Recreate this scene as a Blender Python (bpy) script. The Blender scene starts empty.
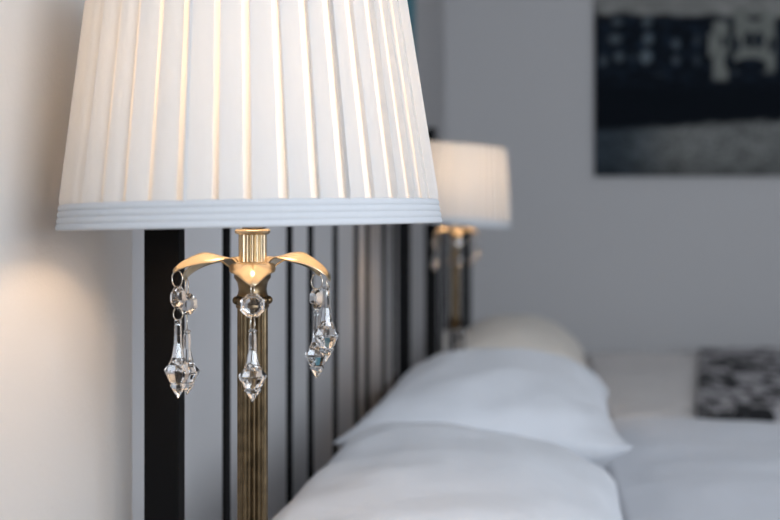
import bpy, bmesh, math, random
from mathutils import Vector, Matrix, noise
sc = bpy.context.scene
C = sc.collection
PI = math.pi
random.seed(4)

# ------------------------------------------------------------------ camera, light, exposure
ZC = 1.02                                   # eye height; the room is measured from the camera standing at x=0, y=0
F = 1132.0                                  # focal length in pixels (780 wide)
cam = bpy.data.cameras.new('camera')
cam_o = bpy.data.objects.new('camera', cam); C.objects.link(cam_o)
cam.sensor_width = 36.0; cam.lens = F / 780.0 * 36.0
cam.shift_x = (390 - 540) / 780.0; cam.shift_y = (217 - 260) / 780.0
cam.clip_start = 0.05
cam_o.location = (0, 0, ZC); cam_o.rotation_euler = (PI / 2, 0, 0)
cam.dof.use_dof = True; cam.dof.focus_distance = 0.84; cam.dof.aperture_fstop = 5.2
sc.camera = cam_o
w = bpy.data.worlds.new('world'); sc.world = w; w.use_nodes = True
w.node_tree.nodes['Background'].inputs['Color'].default_value = (0.62, 0.76, 1.0, 1)
w.node_tree.nodes['Background'].inputs['Strength'].default_value = 0.6
sun = bpy.data.lights.new('window_daylight', 'AREA'); sun.shape = 'RECTANGLE'
sun.size = 1.7; sun.size_y = 1.35; sun.energy = 112; sun.color = (0.82, 0.905, 1.0)
sun_o = bpy.data.objects.new('window_daylight', sun); C.objects.link(sun_o)
sun_o.location = (1.80, -1.41, 1.6); sun_o.rotation_euler = (PI / 2, 0, 0)   # fills the opening of the window behind the camera
LAMP = 38.5                                # bulb emission strength
sc.view_settings.view_transform = 'Standard'; sc.view_settings.look = 'None'
sc.view_settings.gamma = 1.0; sc.view_settings.use_curve_mapping = False
sc.view_settings.exposure = 0.0
try:
    sc.cycles.use_denoising = True
    sc.cycles.max_bounces = 14; sc.cycles.diffuse_bounces = 6; sc.cycles.transmission_bounces = 12
    sc.cycles.sample_clamp_indirect = 6.0
except Exception:
    pass

# ------------------------------------------------------------------ helpers
def new_mat(name, col, rough=0.6, metal=0.0, **kw):
    m = bpy.data.materials.new(name); m.use_nodes = True
    b = m.node_tree.nodes['Principled BSDF']
    b.inputs['Base Color'].default_value = (*col, 1); b.inputs['Roughness'].default_value = rough
    b.inputs['Metallic'].default_value = metal
    for k, v in kw.items(): b.inputs[k.replace('_', ' ')].default_value = v
    return m
def N(m, t, **inp):
    n = m.node_tree.nodes.new(t)
    for k, v in inp.items(): n.inputs[k].default_value = v
    return n
def L(m, a, b): m.node_tree.links.new(a, b)
def bump(m, scale, strength, dist=0.002, detail=4, stretch=None):
    tc = N(m, 'ShaderNodeTexCoord'); t = N(m, 'ShaderNodeTexNoise', Scale=scale, Detail=detail)
    if stretch:
        mp = N(m, 'ShaderNodeMapping'); mp.inputs['Scale'].default_value = stretch
        L(m, tc.outputs['Object'], mp.inputs['Vector']); L(m, mp.outputs['Vector'], t.inputs['Vector'])
    else: L(m, tc.outputs['Object'], t.inputs['Vector'])
    b = N(m, 'ShaderNodeBump', Strength=strength, Distance=dist)
    L(m, t.outputs['Fac'], b.inputs['Height']); L(m, b.outputs['Normal'], m.node_tree.nodes['Principled BSDF'].inputs['Normal'])
    return t
def tint(m, scale, c1, c2, lo=0.3, hi=0.7, detail=4, stretch=None):
    tc = N(m, 'ShaderNodeTexCoord'); t = N(m, 'ShaderNodeTexNoise', Scale=scale, Detail=detail)
    src = tc.outputs['Object']
    if stretch:
        mp = N(m, 'ShaderNodeMapping'); mp.inputs['Scale'].default_value = stretch
        L(m, src, mp.inputs['Vector']); src = mp.outputs['Vector']
    L(m, src, t.inputs['Vector'])
    r = N(m, 'ShaderNodeValToRGB')
    r.color_ramp.elements[0].position = lo; r.color_ramp.elements[0].color = (*c1, 1)
    r.color_ramp.elements[1].position = hi; r.color_ramp.elements[1].color = (*c2, 1)
    L(m, t.outputs['Fac'], r.inputs['Fac']); L(m, r.outputs['Color'], m.node_tree.nodes['Principled BSDF'].inputs['Base Color'])
    return r

def obj(name, bm, m, parent=None, smooth=False, sharp=None):
    me = bpy.data.meshes.new(name)
    bmesh.ops.recalc_face_normals(bm, faces=bm.faces[:])
    bm.to_mesh(me); bm.free()
    if m: me.materials.append(m)
    if smooth:
        me.shade_smooth()
        if sharp: me.set_sharp_from_angle(angle=math.radians(sharp))
    o = bpy.data.objects.new(name, me); C.objects.link(o)
    if parent: o.parent = parent
    return o
def tag(o, label=None, cat=None, group=None, kind=None):
    if label: o['label'] = label
    if cat: o['category'] = cat
    if group: o['group'] = group
    if kind: o['kind'] = kind
    return o
def empty(name, loc, label, cat, group=None):
    o = bpy.data.objects.new(name, None); C.objects.link(o); o.location = loc
    o.empty_display_size = 0.05
    return tag(o, label, cat, group)
def copy_tree(o, parent=None):
    c = o.copy(); C.objects.link(c)
    if parent: c.parent = parent
    for ch in list(o.children): copy_tree(ch, c)
    return c
def box(bm, x0, x1, y0, y1, z0, z1, bev=0.0, seg=2):
    b = bmesh.new()
    vs = [b.verts.new(p) for p in [(x0,y0,z0),(x1,y0,z0),(x1,y1,z0),(x0,y1,z0),(x0,y0,z1),(x1,y0,z1),(x1,y1,z1),(x0,y1,z1)]]
    for f in [(0,3,2,1),(4,5,6,7),(0,1,5,4),(1,2,6,5),(2,3,7,6),(3,0,4,7)]: b.faces.new([vs[i] for i in f])
    if bev > 0: bmesh.ops.bevel(b, geom=b.edges[:], offset=bev, segments=seg, profile=0.6, affect='EDGES')
    merge(bm, b)
def merge(bm, b, mat=None):
    mp = {}
    for v in b.verts: mp[v] = bm.verts.new(mat @ v.co if mat else v.co)
    for f in b.faces:
        nf = bm.faces.new([mp[v] for v in f.verts]); nf.smooth = f.smooth
    b.free()
def lathe(bm, prof, n=32, mod=None, mat=None, cap=True):
    """prof: list of (r, z); mod(angle, r, z) -> r"""
    b = bmesh.new(); rings = []
    for r, z in prof:
        ring = []
        for i in range(n):
            a = 2*PI*i/n; rr = mod(a, r, z) if mod else r
            ring.append(b.verts.new((rr*math.cos(a), rr*math.sin(a), z)))
        rings.append(ring)
    for p, q in zip(rings, rings[1:]):
        for i in range(n):
            j = (i+1) % n; b.faces.new((p[i], p[j], q[j], q[i]))
    if cap:
        b.faces.new(list(reversed(rings[0]))); b.faces.new(rings[-1])
    merge(bm, b, mat)
def tube(bm, pts, r, n=8, closed=False):
    b = bmesh.new(); P = [Vector(p) for p in pts]; rings = []
    m = len(P); up = None
    for i, p in enumerate(P):
        t = (P[(i+1) % m] - P[i-1]) if closed or 0 < i < m-1 else (P[1]-P[0] if i == 0 else P[-1]-P[-2])
        t.normalize()
        if up is None: up = t.orthogonal().normalized()
        up = (up - t*up.dot(t)).normalized(); s = t.cross(up)
        rings.append([b.verts.new(p + r*(math.cos(2*PI*k/n)*up + math.sin(2*PI*k/n)*s)) for k in range(n)])
    seq = list(zip(rings, rings[1:])) + ([(rings[-1], rings[0])] if closed else [])
    for p, q in seq:
        for k in range(n): b.faces.new((p[k], p[(k+1) % n], q[(k+1) % n], q[k]))
    if not closed: b.faces.new(list(reversed(rings[0]))); b.faces.new(rings[-1])
    merge(bm, b)
def circle(c, r, ax1, ax2, n=20):
    c, ax1, ax2 = Vector(c), Vector(ax1).normalized(), Vector(ax2).normalized()
    return [c + r*(math.cos(2*PI*i/n)*ax1 + math.sin(2*PI*i/n)*ax2) for i in range(n)]
def sstep(a, b, x):
    t = max(0.0, min(1.0, (x-a)/(b-a))); return t*t*(3-2*t)

# ------------------------------------------------------------------ materials
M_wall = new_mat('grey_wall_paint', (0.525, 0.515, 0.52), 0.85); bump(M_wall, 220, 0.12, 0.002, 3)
M_wall2 = new_mat('wall_paint_with_lamp_glow', (0.64, 0.615, 0.59), 0.85); bump(M_wall2, 220, 0.15, 0.002, 3)  # same wall paint, lightened and warmed: extra lamp light put into its colour
M_ceil = new_mat('white_ceiling_paint', (0.75, 0.75, 0.75), 0.9); bump(M_ceil, 90, 0.1)
M_floor = new_mat('oak_floor', (0.25, 0.16, 0.09), 0.45)
tint(M_floor, 3, (0.20, 0.125, 0.07), (0.32, 0.21, 0.125), stretch=(1, 14, 1))
M_trim = new_mat('white_trim', (0.7, 0.7, 0.69), 0.5); bump(M_trim, 60, 0.05)
M_black = new_mat('black_painted_metal', (0.004, 0.004, 0.0045), 0.7, Specular_IOR_Level=0.10); bump(M_black, 150, 0.06, 0.001)
M_brass = new_mat('brass_leaf', (0.80, 0.57, 0.30), 0.28, 1.0); tint(M_brass, 60, (0.47, 0.38, 0.255), (0.60, 0.49, 0.34))
M_ant = new_mat('antique_brass', (0.32, 0.22, 0.11), 0.36, 1.0); tint(M_ant, 90, (0.08, 0.058, 0.034), (0.18, 0.13, 0.075))
M_cry = new_mat('cut_crystal', (1, 1, 1), 0.0, 0.0, Transmission_Weight=1.0, IOR=1.6)
M_wire = new_mat('silver_wire', (0.75, 0.70, 0.62), 0.25, 1.0); tint(M_wire, 40, (0.7, 0.64, 0.55), (0.8, 0.77, 0.7))
M_wood = new_mat('dark_nightstand_wood', (0.05, 0.03, 0.02), 0.4); tint(M_wood, 4, (0.035, 0.02, 0.014), (0.075, 0.045, 0.03), stretch=(1, 16, 16))
M_linen = new_mat('white_bed_linen', (0.60, 0.615, 0.65), 0.85, Sheen_Weight=0.15); bump(M_linen, 9, 0.35, 0.02, 3)
M_linen2 = new_mat('white_duvet_linen', (0.60, 0.615, 0.66), 0.85, Sheen_Weight=0.15); bump(M_linen2, 5, 0.4, 0.03, 3)
M_cream = new_mat('cream_pillow_linen', (0.76, 0.70, 0.63), 0.85, Sheen_Weight=0.1); bump(M_cream, 10, 0.3, 0.02, 3)
M_sheet = new_mat('pale_sheet', (0.84, 0.80, 0.78), 0.9); bump(M_sheet, 7, 0.5, 0.03, 3)
M_mat = new_mat('mattress_ticking', (0.62, 0.62, 0.63), 0.9); bump(M_mat, 30, 0.2)

def fabric_shade(name, col, trans):
    m = bpy.data.materials.new(name); m.use_nodes = True; nt = m.node_tree
    for n in list(nt.nodes):
        if n.type != 'OUTPUT_MATERIAL': nt.nodes.remove(n)
    out = [n for n in nt.nodes if n.type == 'OUTPUT_MATERIAL'][0]
    d = N(m, 'ShaderNodeBsdfDiffuse'); t = N(m, 'ShaderNodeBsdfTranslucent'); mx = N(m, 'ShaderNodeMixShader', Fac=trans)
    tc = N(m, 'ShaderNodeTexCoord'); mp = N(m, 'ShaderNodeMapping'); mp.inputs['Scale'].default_value = (400, 400, 30)
    nz = N(m, 'ShaderNodeTexNoise', Scale=1.0, Detail=2); L(m, tc.outputs['Object'], mp.inputs['Vector']); L(m, mp.outputs['Vector'], nz.inputs['Vector'])
    r = N(m, 'ShaderNodeValToRGB'); L(m, nz.outputs['Fac'], r.inputs['Fac'])
    r.color_ramp.elements[0].color = (*[c*0.96 for c in col], 1); r.color_ramp.elements[1].color = (*col, 1)
    L(m, r.outputs['Color'], d.inputs['Color']); L(m, r.outputs['Color'], t.inputs['Color'])
    L(m, d.outputs['BSDF'], mx.inputs[1]); L(m, t.outputs['BSDF'], mx.inputs[2]); L(m, mx.outputs['Shader'], out.inputs['Surface'])
    return m
M_shade = fabric_shade('pleated_shade_fabric', (0.735, 0.74, 0.745), 0.44)
M_liner = fabric_shade('shade_liner_fabric', (0.78, 0.765, 0.74), 0.32)
M_band = fabric_shade('shade_trim_ribbon', (0.64, 0.66, 0.69), 0.22)
M_bulb = bpy.data.materials.new('lit_bulb'); M_bulb.use_nodes = True
_b = M_bulb.node_tree.nodes['Principled BSDF']; _b.inputs['Base Color'].default_value = (0.9, 0.85, 0.75, 1)
_b.inputs['Emission Color'].default_value = (1.0, 0.68, 0.41, 1); _b.inputs['Emission Strength'].default_value = LAMP

# ------------------------------------------------------------------ room
XL, XR, YB, YR, ZT = -0.43, 3.1, 5.124, -1.45, 2.65
XP, YP0 = -0.366, 1.028                      # the near stretch of the left wall stands proud, up to this corner
def slab(name, *a):
    bm = bmesh.new(); box(bm, *a[:6]); return tag(obj(name, bm, a[6]), kind='structure')
slab('floor', XL-.1, XR+.1, YR-.1, YB+.1, -.1, 0, M_floor)
slab('ceiling', XL-.1, XR+.1, YR-.1, YB+.1, ZT, ZT+.1, M_ceil)
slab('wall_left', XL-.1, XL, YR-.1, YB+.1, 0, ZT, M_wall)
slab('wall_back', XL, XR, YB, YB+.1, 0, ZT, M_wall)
slab('wall_right', XR, XR+.1, YR-.1, YB+.1, 0, ZT, M_wall)
bm = bmesh.new()                               # wall behind the camera with the window opening
for a in [(XL, .95, YR-.1, YR, 0, ZT), (2.65, XR, YR-.1, YR, 0, ZT), (.95, 2.65, YR-.1, YR, 0, .92), (.95, 2.65, YR-.1, YR, 2.28, ZT)]: box(bm, *a)
tag(obj('wall_front', bm, M_wall), kind='structure')
bm = bmesh.new()
for a in [(.95, 1.0, YR-.09, YR-.03, .92, 2.28), (2.6, 2.65, YR-.09, YR-.03, .92, 2.28), (1.0, 2.6, YR-.09, YR-.03, .92, .97), (1.0, 2.6, YR-.09, YR-.03, 2.23, 2.28)]: box(bm, *a)
tag(obj('window_1', bm, M_trim), kind='structure')
bm = bmesh.new(); pts = [(XL, YR), (XP, YR)]
for i in range(7): pts.append((XP-.014+.014*math.cos(i/6*PI/2), YP0-.014+.014*math.sin(i/6*PI/2)))
pts.append((XL, YP0))
lo = [bm.verts.new((x, y, 0)) for x, y in pts]; hi = [bm.verts.new((x, y, ZT)) for x, y in pts]
for i in range(len(pts)): j = (i+1) % len(pts); bm.faces.new((lo[i], lo[j], hi[j], hi[i]))
bm.faces.new(lo); bm.faces.new(list(reversed(hi)))
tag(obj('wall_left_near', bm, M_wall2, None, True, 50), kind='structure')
bm = bmesh.new(); box(bm, XL, XL+.014, YP0, YB, 0, .09); tag(obj('baseboard_left', bm, M_trim), kind='structure')
bm = bmesh.new(); box(bm, XL+.014, XR, YB-.014, YB, 0, .09); tag(obj('baseboard_back', bm, M_trim), kind='structure')

# ------------------------------------------------------------------ beds
BY0, BY1 = 0.942, 2.639
def make_bed():
    t = empty('bed', (0, 0, 0), 'black metal slatted bed with white pillows, nearest the camera', 'bed', 'twin beds along the left wall')
    ztop = 1.275
    for y in (BY0, BY1-.019):
        bm = bmesh.new(); box(bm, -.330, -.301, y, y+.019, 0, ztop-.012, .002); box(bm, -.334, -.297, y-.004, y+.023, ztop-.012, ztop, .003)
        obj('post', bm, M_black, t)
    bm = bmesh.new(); box(bm, -.327, -.304, BY0+.019, BY1-.019, ztop-.06, ztop-.022, .002); obj('top_rail', bm, M_black, t)
    bm = bmesh.new(); box(bm, -.327, -.304, BY0+.019, BY1-.019, .30, .335, .002); obj('bottom_rail', bm, M_black, t)
    for y in (1.139, 1.283, 1.426, 1.557, 1.744, 1.943, 2.067, 2.286, 2.44):
        bm = bmesh.new(); lathe(bm, [(.0042, .335), (.0042, ztop-.06)], 12, mat=Matrix.Translation((-.3155, y, 0)))
        obj('bar', bm, M_black, t, True, 40)
    for y in (BY0+.004, BY1-.034):
        bm = bmesh.new(); box(bm, -.301, 1.72, y, y+.03, .26, .34, .004); obj('side_rail', bm, M_black, t)
    bm = bmesh.new(); box(bm, 1.72, 1.75, BY0, BY1, .24, .40, .004); obj('foot_rail', bm, M_black, t)
    for y in (BY0, BY1-.04):
        bm = bmesh.new(); box(bm, 1.72, 1.76, y, y+.04, 0, .44, .004); obj('leg', bm, M_black, t)
    bm = bmesh.new(); box(bm, -.29, 1.715, BY0+.036, BY1-.036, .29, .32); obj('slat_base', bm, M_wood, t)
    return t
bed = make_bed()
BDY = 2.303
bed2 = copy_tree(bed); bed2.location = (0, BDY, 0)
bed2['label'] = 'black metal slatted bed by the back wall, beyond the second lamp'

def mattress(name, y0, y1, z0, z1, mat, label, cat):
    bm = bmesh.new(); box(bm, -.292, 1.71, y0, y1, z0, z1, .045, 4)
    return tag(obj(name, bm, mat, None, True, 60), label, cat)
ZM1, ZM2 = ZC-.50, ZC-.615
mattress('mattress', BY0+.08, BY1-.17, .322, ZM1, M_mat, 'white mattress under the pillows and duvet of the near bed', 'mattress')
mattress('mattress', BY0+BDY+.05, BY1+BDY-.07, .322, ZM2, M_sheet, 'beige sheeted mattress on the far bed, mostly hidden under the beige duvet', 'mattress')

def pillow(name, hy, hx, T, mat, loc, rot, label, group, seed, horns=(0, 0, 0, 0), lift=(0, 0, 0, 0), n=44, tight=.42, bot_k=.93):
    """u runs along the headboard (world y), v away from it (world x); horns stretch the four corners"""
    bm = bmesh.new(); top, bot = [], []
    for i in range(n+1):
        rt, rb = [], []
        for j in range(n+1):
            u = -1+2*i/n; v = -1+2*j/n
            u = math.sin(u*PI/2*.92)/math.sin(PI/2*.92); v = math.sin(v*PI/2*.92)/math.sin(PI/2*.92)
            e = max(0, (1-u*u))*max(0, (1-v*v))
            h = T/2*e**tight
            y = hy*u*(1-.075*(1-v*v)**1)*(1); x = hx*v*(1-.075*(1-u*u))
            k = (horns[0]*(1-u)*(1-v)+horns[1]*(1+u)*(1-v)+horns[2]*(1-u)*(1+v)+horns[3]*(1+u)*(1+v))/4*(abs(u*v))**6
            y += k*(1 if u > 0 else -1); x += k*(1 if v > 0 else -1)
            p = Vector((x*6+seed*7.3, y*6, seed))
            nz = noise.noise(p)*.010 + noise.noise(p*2.7)*.005
            wr = .004*math.sin(14*(abs(u)+.35*v)+3*noise.noise(p*.8))*(abs(u)**3) + .004*math.sin(11*(abs(v)+.4*u)+4*noise.noise(p*.9+Vector((5,0,0))))*(abs(v)**3)
            dz = (nz+wr)*min(1, e*6)
            edge = -.02*(u*u*v*v) + (lift[0]*(1-u)*(1-v)+lift[1]*(1+u)*(1-v)+lift[2]*(1-u)*(1+v)+lift[3]*(1+u)*(1+v))/4*(abs(u*v))**3
            rt.append(bm.verts.new((x, y, edge+h+dz)))
            rb.append(rt[-1] if i in (0, n) or j in (0, n) else bm.verts.new((x, y, edge-h*bot_k+dz*.3)))
        top.append(rt); bot.append(rb)
    for i in range(n):
        for j in range(n):
            bm.faces.new((top[i][j], top[i][j+1], top[i+1][j+1], top[i+1][j]))
            bm.faces.new((bot[i][j], bot[i+1][j], bot[i+1][j+1], bot[i][j+1]))
    o = obj(name, bm, mat, None, True)
    # piped seam round the edge
    s = bmesh.new(); pts = []
    o.location = loc; o.rotation_euler = rot
    tag(o, label, 'pillow', group)
    return o
P1 = pillow('pillow', .375, .200, .150, M_linen, (-.084, 1.325, ZM1+.150), (0, .17, -.015), 'plump white pillow nearest the camera, at the bottom edge of the photo', 'pillows on the near bed', 1, (.015, .01, .0, .0), (.03, 0, 0, 0), tight=.42, bot_k=1.9)
P2 = pillow('pillow', .375, .215, .205, M_linen, (-.074, 2.095, ZM1+.152), (0, .06, -.03), 'white pillow with a pointed corner, lying behind the nearest white pillow', 'pillows on the near bed', 2, (.015, .01, .012, .0), (.012, 0, .035, 0), bot_k=1.42, tight=.52)
P3 = pillow('pillow', .37, .222, .235, M_cream, (-.062, 3.75, ZM2+.170), (0, .12, .0), 'cream pillow on the far bed behind the white pillows', None, 3, (.01, .01, .01, .01), bot_k=1.34, tight=.58)

def drape(name, y0, y1, ztop, drop, x0f, x1, mat, label, cat, seed, drop2=None, endk=.006, shrink=0.0, amp=.012, thick=.03, rad=.06, nx=70, ny=80, puff=.0, freq=4.0):
    """cloth over a bed: section across the bed rounded over both sides, run along x from x0f(y) to x1"""
    path = []
    w_ = y1-y0
    seglen = [drop, PI/2*rad, w_-2*rad, PI/2*rad, drop if drop2 is None else drop2]; tot = sum(seglen)
    def at(s):
        if s < seglen[0]: return (y0, ztop-rad-drop+s, 0)
        s -= seglen[0]
        if s < seglen[1]: a = s/rad; return (y0+rad-rad*math.cos(a), ztop-rad+rad*math.sin(a), a/(PI/2))
        s -= seglen[1]
        if s < seglen[2]: return (y0+rad+s, ztop, 1)
        s -= seglen[2]
        if s < seglen[3]: a = s/rad; return (y1-rad+rad*math.sin(a), ztop-rad+rad*math.cos(a), 1-a/(PI/2))
        s -= seglen[3]
        return (y1, ztop-rad-s, 0)
    bm = bmesh.new(); R = []
    for i in range(ny+1):
        y, z, t = at(tot*i/ny*0.99999); row = []
        xs = x0f(y)
        for j in range(nx+1):
            q = j/nx; x = xs+(x1-xs)*q
            p = Vector((x*freq, y*freq, seed+z*2))
            dz = amp*(noise.noise(p)+.5*noise.noise(p*2.3)) + puff*math.sin(PI*min(1, max(0, (y-y0)/w_)))
            end = sstep(0, .10, x-xs)
            zz = z + dz*t + endk*(end-1)*t
            yy = y0+(y-y0)*(1-shrink*sstep(.28, .62, x)) + (dz*1.2)*(1-t)*(1 if y > (y0+y1)/2 else -1) + 0
            row.append(bm.verts.new((x, yy, zz)))
        R.append(row)
    for i in range(ny):
        for j in range(nx): bm.faces.new((R[i][j], R[i][j+1], R[i+1][j+1], R[i+1][j]))
    o = obj(name, bm, mat, None, True)
    sm = o.modifiers.new('thickness', 'SOLIDIFY'); sm.thickness = thick; sm.offset = -1
    return tag(o, label, cat)
drape('duvet', BY0+.0, BY1-.0, ZM1+.045, .05, lambda y: .118, 1.70, M_linen2, 'white duvet spread over the near bed, right of the pillows', 'duvet', 1, None, .008, .045, .007, .020, .07, puff=.004)
M_floral = new_mat('black_floral_fabric', (0.5, 0.5, 0.5), 0.85)
_t = N(M_floral, 'ShaderNodeTexCoord'); _n1 = N(M_floral, 'ShaderNodeTexNoise', Scale=1.0, Detail=3.5, Roughness=0.6, Distortion=0.5)
_mp = N(M_floral, 'ShaderNodeMapping'); _mp.inputs['Scale'].default_value = (17, 7.5, 12); L(M_floral, _t.outputs['Object'], _mp.inputs['Vector']); L(M_floral, _mp.outputs['Vector'], _n1.inputs['Vector']); _r = N(M_floral, 'ShaderNodeValToRGB'); _r.color_ramp.elements[0].position = .465; _r.color_ramp.elements[1].position = .52
_r.color_ramp.elements[0].color = (0.010, 0.010, 0.012, 1); _r.color_ramp.elements[1].color = (0.46, 0.44, 0.455, 1)
L(M_floral, _n1.outputs['Fac'], _r.inputs['Fac']); L(M_floral, _r.outputs['Color'], M_floral.node_tree.nodes['Principled BSDF'].inputs['Base Color'])
drape('duvet', BY0+BDY-.015, BY1+BDY-.017, ZM2+.037, .005, lambda y: .20, 1.55, M_sheet, 'beige duvet on the far bed, partly under the floral throw', 'duvet', 9, .005, .006, 0, .007, .016, .09, freq=6)
drape('floral_throw', BY0+BDY-.036, BY1+BDY-.005, ZM2+.055, .12, lambda y: .44+.148*(y-3.2), 1.5, M_floral, 'black and grey floral throw across the far bed', 'throw', 5, .01, .002, 0, .004, .004, .09)

# ------------------------------------------------------------------ nightstands
def nightstand(loc, label):
    t = empty('nightstand', loc, label, 'nightstand', 'nightstands beside the beds')
    W, D, H = .17, .175, .60
    bm = bmesh.new(); box(bm, -W+.01, W-.01, -D+.01, D-.01, .16, H-.022, .003); obj('body', bm, M_wood, t)
    bm = bmesh.new(); box(bm, -W, W, -D, D, H-.022, H, .004); obj('top', bm, M_wood, t)
    for sx in (-1, 1):
        for sy in (-1, 1):
            bm = bmesh.new(); lathe(bm, [(.011, 0), (.018, .16)], 12, mat=Matrix.Translation((sx*(W-.04), sy*(D-.04), 0))); obj('leg', bm, M_wood, t, True, 40)
    for z0, z1 in ((.19, .365), (.385, .56)):
        bm = bmesh.new(); box(bm, W-.01, W+.006, -D+.025, D-.025, z0, z1, .003); d = obj('drawer', bm, M_wood, t)
        bm = bmesh.new(); lathe(bm, [(.004, 0), (.004, .012), (.011, .018), (.009, .026)], 16, mat=Matrix.Translation((W+.006, 0, (z0+z1)/2)) @ Matrix.Rotation(PI/2, 4, 'Y')); obj('knob', bm, M_ant, d, True, 40)
    return t
LX, LY1, LY2, LS = -.2069, .815, 2.76, .926
ns1 = nightstand((-.215, .745, 0), 'small dark wood nightstand under the near lamp')
ns2 = copy_tree(ns1); ns2.location = (-.215, 2.85, 0); ns2['label'] = 'small dark wood nightstand between the two beds under the far lamp'

# ------------------------------------------------------------------ table lamps
RZ = (ZC-.008-.60)/LS                               # height of the shade rim above the nightstand top
def flutes(nf, depth):
    return lambda a, r, z: r*(1-depth*(0.5+0.5*math.cos(nf*a))**2)
def make_lamp(loc, label):
    t = empty('table_lamp', loc, label, 'lamp', 'brass table lamps with pleated shades')
    H = RZ
    def ze(d): return H+d+.0085
    def zr(d): return H+d                       # d = height relative to the rim
    # base
    bm = bmesh.new(); box(bm, -.062, .062, -.062, .062, 0, .045, .004); box(bm, -.042, .042, -.042, .042, .045, .10, .004); box(bm, -.028, .028, -.028, .028, .10, .16, .005)
    obj('base', bm, M_cry, t)
    bm = bmesh.new(); lathe(bm, [(.012, .1605), (.018, .164), (.019, .171), (.013, .177), (.017, .185), (.0115, .193), (.0115, .197)], 32); obj('base_collar', bm, M_ant, t, True, 50)
    bm = bmesh.new(); lathe(bm, [(.0116, .195), (.0116, ze(-.069))], 216, flutes(18, .13)); obj('stem', bm, M_ant, t, True, 50)
    # capital: ring of beads and a bell
    bm = bmesh.new(); lathe(bm, [(.0112, ze(-.071)), (.0122, ze(-.0705)), (.0128, ze(-.069)), (.0122, ze(-.0670)), (.0112, ze(-.0665)), (.0112, ze(-.0622)), (.0122, ze(-.0612)), (.0112, ze(-.0595)), (.0106, ze(-.056)), (.0116, ze(-.0505)), (.0140, ze(-.0468)), (.0140, ze(-.0445)), (.0100, ze(-.0440))], 40)
    cp = obj('capital', bm, M_ant, t, True, 40)
    bm = bmesh.new()
    for k in range(12):
        a = 2*PI*k/12
        bmesh.ops.create_uvsphere(bm, u_segments=10, v_segments=6, radius=.0031, matrix=Matrix.Translation((.0126*math.cos(a), .0126*math.sin(a), ze(-.0645))))
    obj('bead_ring', bm, M_ant, cp, True)
    bm = bmesh.new(); lathe(bm, [(.0108, ze(-.044)), (.0140, ze(-.0375)), (.0142, ze(-.0352)), (.0122, ze(-.0345))], 40); obj('leaf_cup', bm, M_brass, t, True, 40)
    bm = bmesh.new(); lathe(bm, [(.0106, ze(-.0345)), (.0106, ze(-.0135))], 192, flutes(16, .16)); lathe(bm, [(.0110, ze(-.0135)), (.0132, ze(-.0125)), (.0136, ze(-.0105)), (.0125, ze(-.0092)), (.008, ze(-.009))], 40)
    obj('candle_cup', bm, M_brass, t, True, 50)
    bm = bmesh.new(); lathe(bm, [(.008, zr(-.003)), (.008, zr(.03)), (.014, zr(.034)), (.014, zr(.082)), (.006, zr(.084))], 24); obj('socket', bm, M_ant, t, True, 40)
    # bulb
    bm = bmesh.new(); lathe(bm, [(.010, zr(.0845)), (.020, zr(.090)), (.031, zr(.101)), (.0365, zr(.118)), (.034, zr(.136)), (.022, zr(.150)), (.004, zr(.156))], 16); obj('bulb', bm, M_bulb, t, True)
    # leaves: azimuth from the direction of the camera, reach, crest, tip, chain data
    f = Vector((.246, -.969, 0)); l = Vector((-.969, -.246, 0))
    leaves = [  # az, reach, base, crest, tip, bead z, pendant top, length, bead yaw, swing
        (0,   .0665, -.0390, -.0335, -.0500, -.0639, -.0805, .0530, 0, 0),
        (64,  .0635, -.0415, -.0265, -.0410, -.0595, -.0755, .0585, 62, 0.003),
        (122, .0620, -.0425, -.0285, -.0500, -.0690, -.0890, .0520, 30, 0.0),
        (-64, .0645, -.0405, -.0265, -.0490, None,  -.0515, .0590, 0, -0.003),
        (-124,.0640, -.0420, -.0280, -.0480, -.0665, -.0760, .0560, -55, 0.0),
        (180, .0640, -.0410, -.0280, -.0460, -.0630, -.0800, .0530, 10, 0.0)]
    for az, R, zb, zcst, zt, zbead, zpen, plen, yaw, swing in leaves:
        a = math.radians(az); d = math.cos(a)*f + math.sin(a)*l; s = Vector((0, 0, 1)).cross(d)
        zb, zcst, zt = zb+.0085, zcst+.0085, zt+.0085   # measured from the eye line
        bm = bmesh.new(); n = 22; rows = []
        r0 = .0115
        for i in range(n+1):
            q = i/n
            r = r0+(R-r0)*(q if q < .7 else .7+.3*math.sin((q-.7)/.3*PI/2)*.98+.0)
            # rise from base to crest at q=.52, then down to tip
            if q < .52: z = zb+(zcst-zb)*math.sin(q/.52*PI/2)
            else: z = zt+(zcst-zt)*math.cos((q-.52)/.48*PI/2)
            wd = .0168*math.sin(PI*min(1, (q*.86+.14)))**.75*(1 if q < .55 else 1-.25*((q-.55)/.45))
            if q < .3: wd = .0080+(wd-.0080)*sstep(0, .3, q)
            wd = max(wd, .0006)
            row = []
            for k in range(-4, 5):
                kk = k/4
                p = d*r + s*(wd*kk)
                row.append((p.x, p.y, zr(z) + (.12*(1-sstep(.10, .40, q)) - .46*sstep(.18, .60, q))*wd*abs(kk)**1.1))
            rows.append(row)
        V = [[bm.verts.new(p) for p in row] for row in rows]
        for i in range(n):
            for k in range(8): bm.faces.new((V[i][k], V[i][k+1], V[i+1][k+1], V[i+1][k]))
        lf = obj('leaf', bm, M_brass, t, True)
        sm = lf.modifiers.new('thickness', 'SOLIDIFY'); sm.thickness = .0006; sm.offset = -1
        # hanging crystal with its bead and rings
        tip = d*(R-.0025); sw = s*swing
        zpen += .0085
        px = tip + sw*1.0
        bm = bmesh.new()
        prof = [(.0008, 1.0), (.0026, .985), (.0030, .965), (.0022, .945), (.0026, .92), (.0030, .70), (.0046, .52), (.0070, .43), (.0100, .365), (.0102, .355), (.0062, .205), (.0050, .185), (.0059, .160), (.0057, .150), (.0003, 0)]
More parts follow.
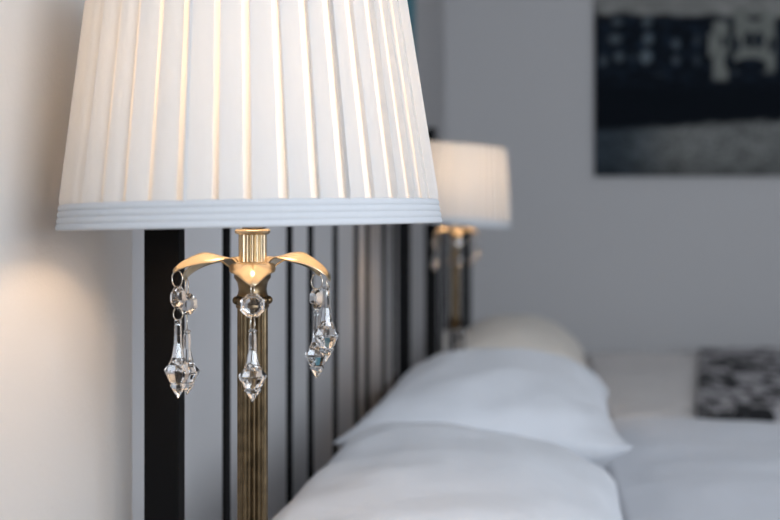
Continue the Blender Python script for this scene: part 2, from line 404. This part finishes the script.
        lathe(bm, [(r, zr(zpen-plen)+z*plen) for r, z in reversed(prof)], 8, mat=Matrix.Translation((px.x, px.y, 0)) @ Matrix.Rotation(random.uniform(0, .7), 4, 'Z'))
        cr = obj('crystal_pendant', bm, M_cry, t)
        def ring(zt_, zb_, off=Vector((0, 0, 0)), yw=0.0):
            ax = Matrix.Rotation(yw, 3, 'Z') @ s
            bm = bmesh.new(); c = Vector((px.x, px.y, (zt_+zb_)/2))+off
            pts = [c + ax*(min(.0052, abs(zt_-zb_)*.42)*math.cos(2*PI*i/20)) + Vector((0, 0, abs(zt_-zb_)/2*math.sin(2*PI*i/20))) for i in range(20)]
            tube(bm, pts, .00042, 6, True); obj('wire_ring', bm, M_wire, cr, True)
        ztip = zr(zt)
        if zbead is not None:
            zbead += .0085
            rot = Matrix.Translation((px.x, px.y, zr(zbead))) @ Matrix.Rotation(math.atan2(f.y, f.x)+math.radians(yaw), 4, 'Z') @ Matrix.Rotation(PI/2, 4, 'Y') @ Matrix.Rotation(PI/8, 4, 'Z')
            bm = bmesh.new(); lathe(bm, [(.0040, -.0042), (.0086, -.0012), (.0092, 0), (.0086, .0012), (.0040, .0042)], 8, mat=rot); obj('octagon_bead', bm, M_cry, cr)
            ring(ztip+.0015, zr(zbead)+.0075, (tip-px)*.5, 1.2 if az == 0 else .4)
            ring(zr(zbead)-.0075, zr(zpen)-.001, Vector((0, 0, 0)), 1.2 if az == 0 else .6)
        else:
            ring(ztip+.0015, zr(zpen)-.002, (tip-px)*.5, .3)
    # shade: inner liner, pleats laid over it, ribbed ribbon at the hem
    HS = .208; NP = 40; SEAMS = (29, 34)
    def rad(h): return .1405-.139*h
    bm = bmesh.new(); lathe(bm, [(rad(.002)-.0022, zr(.002)), (rad(HS)-.0022, zr(HS))], 160, cap=False)
    sh = obj('lamp_shade', bm, M_liner, t, True)
    bm = bmesh.new(); hs = [.012, .0215, .06, .11, .16, HS]; rows = []
    jit = [random.uniform(-.10, .10) for _ in range(NP)]; jd = [random.uniform(.7, 1.3) for _ in range(NP)]
    ph = .21
    for h in hs:
        row = []
        for k in range(NP):
            p0 = 2*PI*(k+ph+jit[k])/NP; p1 = 2*PI*(k+1+ph+jit[(k+1) % NP])/NP
            wv = (h/HS-.5)*.05*math.sin(k*2.3)
            for fr, dr in ((.0, -.0012), (.205+wv, -.0010), (.225+wv, .0032*jd[k]), (.45, .0024), (.75, .0012), (.97, -.0006)):
                a = p0+(p1-p0)*fr; rr = rad(h)+dr*(.45 if h < .02 else 1)
                row.append(bm.verts.new((rr*math.cos(a), rr*math.sin(a), zr(h))))
        rows.append(row)
    # panels only: the narrow strips between them show the single liner layer
    m_ = 6
    for p, q in zip(rows, rows[1:]):
        for k in range(NP):
            for g in range(1, 5):
                i = k*m_+g; bm.faces.new((p[i], p[i+1], q[i+1], q[i]))
    for k in (SEAMS):                            # seams: a narrow doubled fold along two of the pleats
        q4 = []
        for h in hs:
            p0 = 2*PI*(k+ph+jit[k])/NP; p1 = 2*PI*(k+1+ph+jit[(k+1) % NP])/NP
            q4.append([bm.verts.new(((rad(h)+dr*(.45 if h < .02 else 1))*math.cos(a), (rad(h)+dr*(.45 if h < .02 else 1))*math.sin(a), zr(h))) for a, dr in ((p0+(p1-p0)*.235, .0034), (p0+(p1-p0)*.245, .0048), (p0+(p1-p0)*.30, .0046), (p0+(p1-p0)*.32, .0026))])
        for p, q in zip(q4, q4[1:]):
            for i in range(3): bm.faces.new((p[i], p[i+1], q[i+1], q[i]))
    obj('pleats', bm, M_shade, sh, True, 35)
    bm = bmesh.new(); prof = []
    nb = 36
    for i in range(nb+1):
        h = .0185*i/nb; g = .0009*abs(math.sin(PI*4*i/nb))**.6
        if i in (0, nb): g = -.0006
        prof.append((rad(h)+.0028+g, zr(h-.0005)))
    lathe(bm, prof + [(rad(.0185)+.0012, zr(.0182)), (rad(0)+.0012, zr(-.0004)), prof[0]], 160, cap=False); obj('trim_band', bm, M_band, sh, True, 50)
    bm = bmesh.new(); tube(bm, circle((0, 0, zr(HS)), rad(HS)-.0028, (1,0,0), (0,1,0), 48), .0012, 6, True)
    tube(bm, circle((0, 0, zr(.165)), .0165, (1,0,0), (0,1,0), 24), .0012, 6, True)
    for k in range(3):
        a = 2*PI*k/3+.5; r1 = rad(HS)-.0028
        tube(bm, [(.0165*math.cos(a),   .0165*math.sin(a), zr(.165)), (r1*math.cos(a), r1*math.sin(a), zr(HS))], .0012, 6)
    for k in range(2):
        a = PI*k+.9
        tube(bm, [(.014*math.cos(a), .014*math.sin(a), zr(.08)), (.042*math.cos(a), .042*math.sin(a), zr(.105)), (.042*math.cos(a), .042*math.sin(a), zr(.140)), (.0165*math.cos(a), .0165*math.sin(a), zr(.165))], .0012, 6)
    obj('shade_frame', bm, M_ant, sh, True)
    return t
def tilt_shade(lamp, deg_y, deg_x, dx, dz=0.0):
    for ch in lamp.children:
        if ch.name.startswith('lamp_shade'):
            piv = Matrix.Translation((0, 0, RZ)); T = Matrix.Translation((dx, 0, dz))
            ch.matrix_local = T @ piv @ Matrix.Rotation(math.radians(deg_y), 4, 'Y') @ Matrix.Rotation(math.radians(deg_x), 4, 'X') @ piv.inverted()
lamp1 = make_lamp((LX, LY1, .60), 'large brass lamp with white pleated shade and crystal drops in the foreground')
lamp1.scale = (LS, LS, LS)
lamp2 = copy_tree(lamp1); lamp2.location = (LX, LY2, .60)
lamp2['label'] = 'small blurred brass lamp with glowing peach shade between the two beds'
tilt_shade(lamp1, -1.15, 0, .0030, .0018); tilt_shade(lamp2, 4.5, 0, .005, -.010)

# ------------------------------------------------------------------ pictures
def px2w(x, y, Y): return ((x-540)*Y/F, ZC+(217-y)*Y/F)
YP = YB-.03
x0, z0 = px2w(595, 176, YP); x1 = x0+1.25; z1 = z0+.86
nx, nz = 300, 210
def blob(px, py, cx, cy, rx, ry): return max(0.0, 1-((px-cx)/rx)**2-((py-cy)/ry)**2)
LIT = [(617,22,7,5,.5),(615,39,8,6,.6),(647,22,6,6,.6),(648,39,6,7,.75),(676,44,5,6,.55),(619,57,6,6,.6),(603,61,5,6,.5),(633,57,3,5,.25),(646,57,7,8,.95),(676,60,5,5,.5),(697,40,4,7,.28),(697,60,4,7,.25),(660,75,6,2,.2),(664,24,3,3,.1)]
def art(px, py):
    n1 = noise.noise(Vector((px*.06, py*.1, 3))); n2 = noise.noise(Vector((px*.25, py*.4, 8)))
    v = Vector((.0032, .0055, .0095))*(1+1.2*max(0, noise.noise(Vector((px*.11, py*.16, 21)))+.2)*(1-sstep(70, 95, py))*3)
    sky = 1-sstep(10+2*n1+.02*(px-640), 17+2*n1+.02*(px-640), py)
    if sky > 0: v = v.lerp(Vector((.22, .22, .21))*(1+.35*n1+.3*n2), sky)
    for cx, cy, rx, ry, s in LIT:
        b = blob(px, py, cx, cy, rx, ry)
        if b > 0: v = v+Vector((.115, .14, .155))*s*min(1, b*1.6)
    fac = 0.0
    if 712 < px < 729 and 20 < py < 82: fac = min(1, (px-711)/4, (730-px)/4)*min(1, (py-19)/5)*min(1, (83-py)/6)
    if abs(px-714) < 6 and abs(py-45) < 12: fac = max(fac, .9)
    if 733 < px < 776 and 10 < py < 74: fac = max(fac, min(1, (px-732)/4, (777-px)/4)*min(1, (75-py)/6))
    if px > 795: fac = max(fac, .8*min(1, (px-795)/6)*(1-sstep(60, 80, py)))
    for cx, cy, rx, ry in ((754,17,9,4),(749,40,5,10),(759,40,5,10),(738,45,3,9),(771,45,3,9),(723,42,3,6),(728,62,4,8),(750,66,19,9),(800,30,5,9),(815,30,5,9),(800,52,5,8)):
        fac -= 1.6*min(1, 2*blob(px, py, cx, cy, rx, ry))
    fac = max(0, min(1, fac)) if py < 90 else 0
    v = v.lerp(Vector((.19, .20, .185))*(1+.3*n1), fac*.95)
    edge = 130-.055*(px-600)+3*n1
    wt = sstep(edge-3, edge+4, py)
    if wt > 0:
        br = (.35+.65*sstep(610, 690, px))*(1-.35*sstep(150, 176, py))
        bl = 1-sstep(600, 680, px)
        v = v.lerp(Vector((.165-.06*bl, .17-.03*bl, .165+.01*bl))*br*(1+.7*n2+.4*n1), wt)
    return (max(0, v.x), max(0, v.y), max(0, v.z), 1)
bm = bmesh.new()
cl = bm.verts.layers.float_color.new('Col')
G = [[bm.verts.new((x0+(x1-x0)*i/nx, YP, z0+(z1-z0)*j/nz)) for j in range(nz+1)] for i in range(nx+1)]
for col in G:
    for v in col: v[cl] = art(540+v.co.x*F/YP, 217-(v.co.z-ZC)*F/YP)
for i in range(nx):
    for j in range(nz): bm.faces.new((G[i][j], G[i+1][j], G[i+1][j+1], G[i][j+1]))
be = [e for e in bm.edges if e.is_boundary]
r = bmesh.ops.extrude_edge_only(bm, edges=be)
for v in [g for g in r['geom'] if isinstance(g, bmesh.types.BMVert)]: v.co.y = YB-.001; v[cl] = (.012, .014, .018, 1)
M_art = new_mat('canvas_print', (.1, .1, .1), .9, Specular_IOR_Level=.15)
_a = N(M_art, 'ShaderNodeVertexColor'); _a.layer_name = 'Col'; L(M_art, _a.outputs['Color'], M_art.node_tree.nodes['Principled BSDF'].inputs['Base Color'])
_nz = N(M_art, 'ShaderNodeTexNoise', Scale=400.0); _bp = N(M_art, 'ShaderNodeBump', Strength=.1, Distance=.001); L(M_art, _nz.outputs['Fac'], _bp.inputs['Height']); L(M_art, _bp.outputs['Normal'], M_art.node_tree.nodes['Principled BSDF'].inputs['Normal'])
me = bpy.data.meshes.new('canvas_picture'); bmesh.ops.recalc_face_normals(bm, faces=bm.faces[:]); bm.to_mesh(me); bm.free(); me.materials.append(M_art)
pic = bpy.data.objects.new('canvas_picture', me); C.objects.link(pic)
tag(pic, 'dark black and white city photograph on canvas hanging on the back wall', 'picture')
M_teal = new_mat('teal_canvas', (.05, .2, .26), .7); tint(M_teal, 5, (.03, .15, .20), (.07, .24, .30))
bm = bmesh.new(); box(bm, XL+.001, XL+.032, 2.35, 3.62, ZC+.50, ZC+1.25, .002)
tag(obj('canvas_picture', bm, M_teal), 'teal canvas picture on the left wall, a sliver seen beside the near shade', 'picture')
